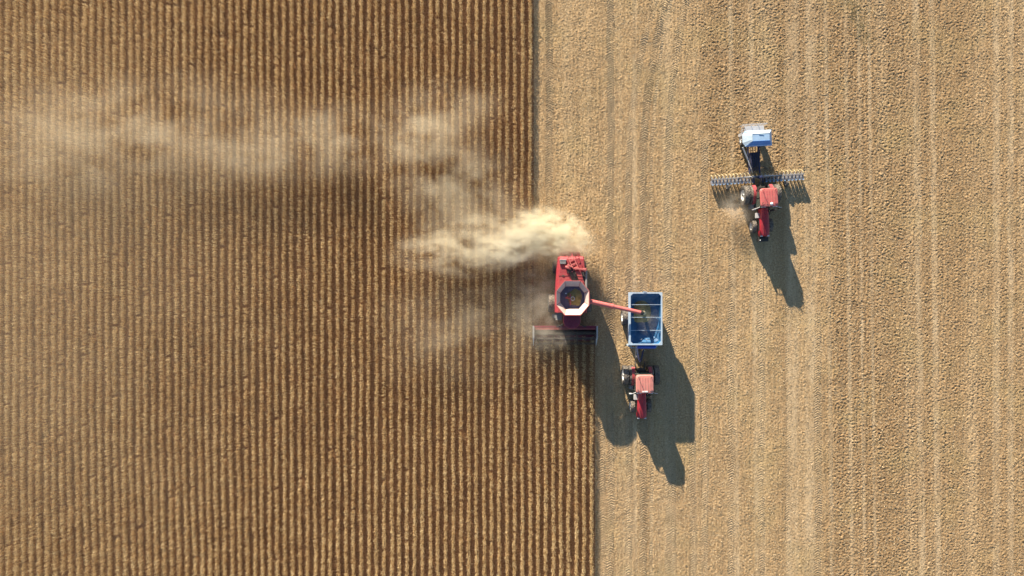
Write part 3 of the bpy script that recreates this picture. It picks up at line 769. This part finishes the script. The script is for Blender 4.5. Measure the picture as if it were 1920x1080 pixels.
ob = MB(); bot = octg(1.12, 1.04, .62, .43, 3.40)
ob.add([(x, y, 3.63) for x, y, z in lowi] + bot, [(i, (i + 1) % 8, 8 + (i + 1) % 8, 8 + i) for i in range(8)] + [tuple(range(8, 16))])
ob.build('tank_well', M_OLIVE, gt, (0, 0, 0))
for nm, o_ in (('tank_edge', 0), ('tank_well', 0)):
    pass
fa = MB(); fa.tube((5.02, -.95, 3.30), (5.55, -.93, 3.62), .08); fa.tube((5.52, -1.6, 3.45), (5.50, -.55, 3.55), .07); fa.tube((5.05, -.90, 3.5), (5.30, -.80, 3.72), .05)
fa.build('fill_auger', M_ROOF, gt, (0, 0, 0))
rg = MB(); seg = 20
for k in range(seg):
    a0, a1 = 2 * PI * k / seg, 2 * PI * (k + 1) / seg
    rg.tube((5.72 + .17 * math.cos(a0), -1.0 + .17 * math.sin(a0), 3.66), (5.72 + .17 * math.cos(a1), -1.0 + .17 * math.sin(a1), 3.66), .035, .035, 6)
rg.build('auger_ring', M_LGREY, gt, (0, 0, 0))
MB().box(5.0, 5.14, -.55, -.46, 3.72, 3.78).build('sensor', M_WHITE, gt, (0, 0, 0))
for c_ in list(gt.children) + list(go.children) + list(chute.children):      # their meshes hold world positions: move them to the combine's frame
    c_.location = (-CH[0], -CH[1], -CH[2])
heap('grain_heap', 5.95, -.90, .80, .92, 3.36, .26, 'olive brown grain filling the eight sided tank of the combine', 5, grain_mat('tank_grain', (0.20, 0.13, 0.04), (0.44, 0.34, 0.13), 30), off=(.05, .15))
# cab
cp = []
for z, k in ((1.75, .96), (3.42, 1.0)):
    pts = [(CX - .74 * k, -2.45, z), (CX + .74 * k, -2.45, z), (CX + .76 * k, -3.05, z)]
    for q in range(1, 8): pts.append((CX + .76 * k * math.cos(PI * q / 8), -3.05 - .62 * k * math.sin(PI * q / 8), z))
    pts.append((CX - .76 * k, -3.05, z)); cp.append(pts)
cb = MB().loft(cp).build('cab', M_GLASS, ch, CH, smooth=True)
def cab_roof(k, z):
    pts = [(CX - .80 * k, -2.36, z), (CX + .80 * k, -2.36, z), (CX + .82 * k, -3.10, z)]
    for q in range(1, 10): pts.append((CX + .82 * k * math.cos(PI * q / 10), -3.10 - .76 * k * math.sin(PI * q / 10), z))
    pts.append((CX - .82 * k, -3.10, z)); return pts
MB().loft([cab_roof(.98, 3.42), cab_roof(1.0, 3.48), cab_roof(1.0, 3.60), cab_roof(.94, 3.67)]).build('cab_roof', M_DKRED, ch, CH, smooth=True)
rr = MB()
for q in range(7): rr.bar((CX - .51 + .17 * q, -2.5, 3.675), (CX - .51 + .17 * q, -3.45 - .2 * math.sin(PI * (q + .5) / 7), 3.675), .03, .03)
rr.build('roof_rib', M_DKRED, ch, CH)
for s in (-1, 1):
    mm = MB(); mm.path([(CX + s * .8, -3.4, 3.3), (CX + s * 1.25, -3.65, 3.25)], .03, 6); mm.box(CX + s * 1.25 - .13, CX + s * 1.25 + .13, -3.7, -3.63, 2.75, 3.25)
    mm.build('mirror', M_BLACK, ch, CH)
MB().box(CX - .1, CX + .1, -2.50, -2.38, 3.75, 3.85).build('beacon', M_WHITE, ch, CH)
ld_ = MB(); ld_.box(4.25, 4.85, -3.1, -2.36, 1.7, 1.76); ld_.path([(4.27, -2.4, 1.75), (4.27, -2.4, 2.7), (4.27, -3.08, 2.7), (4.27, -3.08, 1.75)], .025, 6)
for k in range(5): ld_.box(3.95 + .05 * k, 4.25 + .05 * k - .1, -2.95, -2.55, .5 + .24 * k, .54 + .24 * k)
ld_.build('platform', M_GREY, ch, CH)
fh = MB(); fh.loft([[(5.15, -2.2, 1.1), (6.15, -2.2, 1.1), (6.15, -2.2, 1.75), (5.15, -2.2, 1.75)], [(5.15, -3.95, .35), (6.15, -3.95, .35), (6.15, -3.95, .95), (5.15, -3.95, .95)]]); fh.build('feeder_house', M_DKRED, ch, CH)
# unloading auger reaching over the cart
ua = MB(); A0, A1 = Vector((7.26, -1.24, 3.86)), Vector((12.05, -2.30, 4.02)); mid = A0.lerp(A1, .45)
ua.tube(A0, mid, .22, .22, 16); ua.tube(mid, A1, .185, .18, 16); ua.tube(mid - (A1 - A0).normalized() * .08, mid + (A1 - A0).normalized() * .08, .25, .25, 16)
ua.tube(A0 + Vector((-.10, .02, -.9)), A0 + Vector((.05, 0, .1)), .24, .24, 16)
au = ua.build('unloading_auger', M_ROOF, ch, CH, smooth=True)
dn = (A1 - A0).normalized()
su = MB(); su.tube(A1 - dn * .12, A1 + dn * .22 + Vector((0, 0, -.32)), .19, .22, 14); su.build('spout', M_BLACK, au, CH, smooth=True)
# wheels
wheel(ch, (3.88 - CH[0], -1.47 - CH[1], .92), .92, .66, .44, -1, 20); wheel(ch, (7.42 - CH[0], -1.47 - CH[1], .92), .92, .66, .44, 1, 20)
wheel(ch, (4.22 - CH[0], 2.05 - CH[1], .62), .62, .40, .30, -1, 16); wheel(ch, (7.08 - CH[0], 2.05 - CH[1], .62), .62, .40, .30, 1, 16)
# header
HX0, HX1 = 2.12, 8.36
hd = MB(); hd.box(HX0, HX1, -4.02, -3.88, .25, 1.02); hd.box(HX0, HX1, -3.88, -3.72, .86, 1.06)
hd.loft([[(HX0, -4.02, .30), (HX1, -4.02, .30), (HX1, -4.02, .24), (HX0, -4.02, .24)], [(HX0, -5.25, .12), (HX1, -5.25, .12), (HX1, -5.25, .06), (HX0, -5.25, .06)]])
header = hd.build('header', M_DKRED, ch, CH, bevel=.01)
tb_ = MB(); tb_.box(HX0 + .1, HX1 - .1, -4.06, -3.98, 1.06, 1.11); tb_.build('top_rail', M_ROOF, header)
for x in (HX0, HX1):
    dv = MB(); dv.loft([[(x - .07, -3.75, .15), (x + .07, -3.75, .15), (x + .07, -3.75, 1.10), (x - .07, -3.75, 1.10)], [(x - .07, -4.9, .10), (x + .07, -4.9, .10), (x + .07, -4.9, .95), (x - .07, -4.9, .95)], [(x - .02, -5.75, .08), (x + .02, -5.75, .08), (x + .02, -5.75, .22), (x - .02, -5.75, .22)]])
    dv.build('crop_divider', M_LGREY, header, bevel=.01)
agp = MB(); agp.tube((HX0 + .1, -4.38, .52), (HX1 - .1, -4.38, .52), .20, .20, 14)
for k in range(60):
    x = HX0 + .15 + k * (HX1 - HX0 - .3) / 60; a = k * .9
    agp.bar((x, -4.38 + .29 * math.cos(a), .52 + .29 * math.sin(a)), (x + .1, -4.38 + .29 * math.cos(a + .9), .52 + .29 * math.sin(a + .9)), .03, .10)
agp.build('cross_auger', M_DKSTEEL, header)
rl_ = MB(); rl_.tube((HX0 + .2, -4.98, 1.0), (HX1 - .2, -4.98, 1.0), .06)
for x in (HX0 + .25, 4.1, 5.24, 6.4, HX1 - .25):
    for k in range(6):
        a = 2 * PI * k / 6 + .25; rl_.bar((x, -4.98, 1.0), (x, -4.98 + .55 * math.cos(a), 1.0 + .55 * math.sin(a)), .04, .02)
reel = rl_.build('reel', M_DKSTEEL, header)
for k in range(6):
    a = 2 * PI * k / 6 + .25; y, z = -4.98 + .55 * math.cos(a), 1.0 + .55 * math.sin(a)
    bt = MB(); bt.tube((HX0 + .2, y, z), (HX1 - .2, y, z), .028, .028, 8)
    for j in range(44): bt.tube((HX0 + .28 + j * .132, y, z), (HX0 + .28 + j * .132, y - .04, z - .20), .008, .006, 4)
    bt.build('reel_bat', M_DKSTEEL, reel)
for o_ in [header.children, reel.children]:
    for c_ in o_: c_.location = (0, 0, 0)
header_kids = [c_ for c_ in header.children] 
for c_ in header_kids: c_.location = (-CH[0], -CH[1], 0)
ch_arm = MB()
for x in (HX0 + .12, HX1 - .12): ch_arm.bar((x, -3.85, 1.15), (x, -5.0, 1.05), .06, .08)
ch_arm.build('reel_arm', M_BLACK, header).location = (-CH[0], -CH[1], 0)
# grain falling from the spout
gs = MB(); e = A1 + dn * .24
gs.loft([[(e.x + .14 * math.cos(t) + .06 * q, e.y + .14 * math.sin(t), 3.70 - q * 1.45) if False else (e.x + (.13 + .10 * q) * math.cos(t) + .42 * q, e.y + (.13 + .10 * q) * math.sin(t) - .03 * q, 3.70 - q * 1.5) for t in [2 * PI * k / 12 for k in range(12)]] for q in (0, .33, .66, 1)])
tag(gs.build('grain_stream', grain_mat('falling_grain', (0.62, 0.50, 0.26), (0.82, 0.72, 0.46)), smooth=True), 'stream of pale grain pouring from the auger spout into the cart', 'grain', kind='stuff')

# ------------------------------------------------------------------ dust and chaff in the air
def dust_mat(name, col, dens, scale, lo, hi, aniso=0.2, stretch=(0.6, 1.0, 1.0), power=1.0, rot=0.0, off=(0, 0, 0)):
    m = bpy.data.materials.new(name); m.use_nodes = True
    N, L = m.node_tree.nodes, m.node_tree.links
    N.remove(N['Principled BSDF'])
    v = N.new('ShaderNodeVolumePrincipled')
    v.inputs['Color'].default_value = (*col, 1); v.inputs['Anisotropy'].default_value = aniso
    tc = N.new('ShaderNodeTexCoord'); geo = N.new('ShaderNodeNewGeometry')
    ln_ = N.new('ShaderNodeVectorMath'); ln_.operation = 'LENGTH'; L.new(tc.outputs['Object'], ln_.inputs[0])
    mp = N.new('ShaderNodeMapping'); mp.inputs['Scale'].default_value = stretch; mp.inputs['Rotation'].default_value = (0, 0, rot); mp.inputs['Location'].default_value = off
    L.new(geo.outputs['Position'], mp.inputs['Vector'])
    n = N.new('ShaderNodeTexNoise'); n.inputs['Scale'].default_value = scale; n.inputs['Detail'].default_value = 4.5; n.inputs['Roughness'].default_value = 0.62
    L.new(mp.outputs[0], n.inputs['Vector'])
    # soft edge, eaten into by the noise
    fo = N.new('ShaderNodeMapRange'); fo.interpolation_type = 'SMOOTHSTEP'
    for k, q in (('From Min', 1.0), ('From Max', 0.1), ('To Min', 0.0), ('To Max', 1.0)): fo.inputs[k].default_value = q
    L.new(ln_.outputs['Value'], fo.inputs['Value'])
    nr = N.new('ShaderNodeMapRange'); nr.interpolation_type = 'SMOOTHSTEP'
    for k, q in (('From Min', lo), ('From Max', hi), ('To Min', 0.0), ('To Max', 1.0)): nr.inputs[k].default_value = q
    L.new(n.outputs['Fac'], nr.inputs['Value'])
    mu = N.new('ShaderNodeMath'); mu.operation = 'MULTIPLY'; L.new(fo.outputs[0], mu.inputs[0]); L.new(nr.outputs[0], mu.inputs[1])
    m2 = N.new('ShaderNodeMath'); m2.operation = 'MULTIPLY'; m2.inputs[1].default_value = dens; L.new(mu.outputs[0], m2.inputs[0])
    L.new(m2.outputs[0], v.inputs['Density'])
    L.new(v.outputs[0], N['Material Output'].inputs['Volume'])
    return m
M_CHAFF = dust_mat('chaff_dust', (0.997, 0.945, 0.75), 3.6, 1.2, 0.38, 0.68, 0.1)
M_CHAFF2 = dust_mat('chaff_dust_thin', (0.985, 0.92, 0.73), 0.9, 0.8, 0.36, 0.68, 0.1)
M_CHAFF3 = dust_mat('chaff_dust_mid', (0.993, 0.945, 0.79), 2.2, 0.95, 0.38, 0.68, 0.1, off=(7, 3, 1))
M_WISP = dust_mat('drifting_dust', (0.95, 0.90, 0.73), 0.27, 0.30, 0.34, 0.74, 0.1, (0.55, 1.0, 1.0), rot=math.radians(-14))
M_MID = dust_mat('trailing_dust', (0.96, 0.90, 0.72), 0.34, 0.42, 0.34, 0.72, 0.1, (0.8, 1.0, 1.0), rot=math.radians(35))
M_FAINT = dust_mat('faint_dust', (0.95, 0.90, 0.73), 0.19, 0.32, 0.30, 0.72, 0.1)
M_VEIL = dust_mat('veil_dust', (0.95, 0.86, 0.68), 0.032, 0.07, 0.05, 0.60, 0.1)
M_GREYD = dust_mat('grey_dust', (0.93, 0.86, 0.74), 0.58, 0.9, 0.34, 0.68, 0.1)
def dust(name, px, py, hx, hy, z, hz, rot, m, label):
    k = (CAM_H - z) / CAM_H / 18.8
    me = bpy.data.meshes.new(name); bm = bmesh.new()
    bmesh.ops.create_icosphere(bm, subdivisions=3, radius=1.0); bm.to_mesh(me); bm.free()
    me.materials.append(m)
    o = bpy.data.objects.new(name, me); COL.objects.link(o)
    o.location = ((px - 960) * k, (540 - py) * k, z); o.scale = (hx * k, hy * k, hz); o.rotation_euler.z = math.radians(rot)
    tag(o, label, 'dust', 'dust blown up by the machines', 'stuff'); return o
dust('chaff_cloud', 1036, 443, 100, 62, 1.9, 1.7, -18, M_CHAFF, 'dense cream cloud of chaff blown out behind the combine')
dust('chaff_cloud', 965, 458, 105, 52, 1.9, 1.6, 14, M_CHAFF3, 'mid part of the chaff plume tailing off to the left of the combine')
dust('chaff_cloud', 890, 455, 190, 74, 1.9, 1.6, 10, M_CHAFF2, 'trailing cream chaff drifting left from the dense cloud behind the combine')
dust('dust_haze', 850, 345, 230, 130, 1.8, 1.4, -38, M_MID, 'loose dust rising from the chaff cloud towards the upper wisps')
dust('dust_haze', 800, 225, 200, 90, 1.9, 1.3, 16, M_WISP, 'upper drifting wisp of pale dust rising to the right above the rows')
dust('dust_haze', 590, 270, 330, 95, 1.9, 1.4, 7, M_WISP, 'long pale streak of dust across the middle of the rows')
dust('dust_haze', 240, 255, 470, 150, 2.0, 1.4, 3, M_FAINT, 'broad faint veil of dust fading out over the far rows')
dust('dust_haze', 880, 610, 260, 140, 1.6, 1.2, 10, M_FAINT, 'thin dust hanging over the rows beside the combine')
dust('dust_haze', 60, 540, 660, 800, 2.4, 2.2, 0, M_VEIL, 'very thin veil of settled dust over the far rows')
dust('ground_dust', 1012, 555, 66, 120, 1.0, 1.0, 0, M_GREYD, 'greyish dust along the left wheels of the combine')
dust('ground_dust', 1034, 630, 66, 36, 1.4, .8, 0, M_GREYD, 'small puff of dust at the header of the combine')
dust('ground_dust', 1385, 392, 52, 40, .9, .9, 0, M_GREYD, 'dust around the left wheels of the upper tractor')
dust('ground_dust', 1214, 590, 30, 50, 2.7, .7, 0, M_GREYD, 'dust swirling inside the open grain cart')
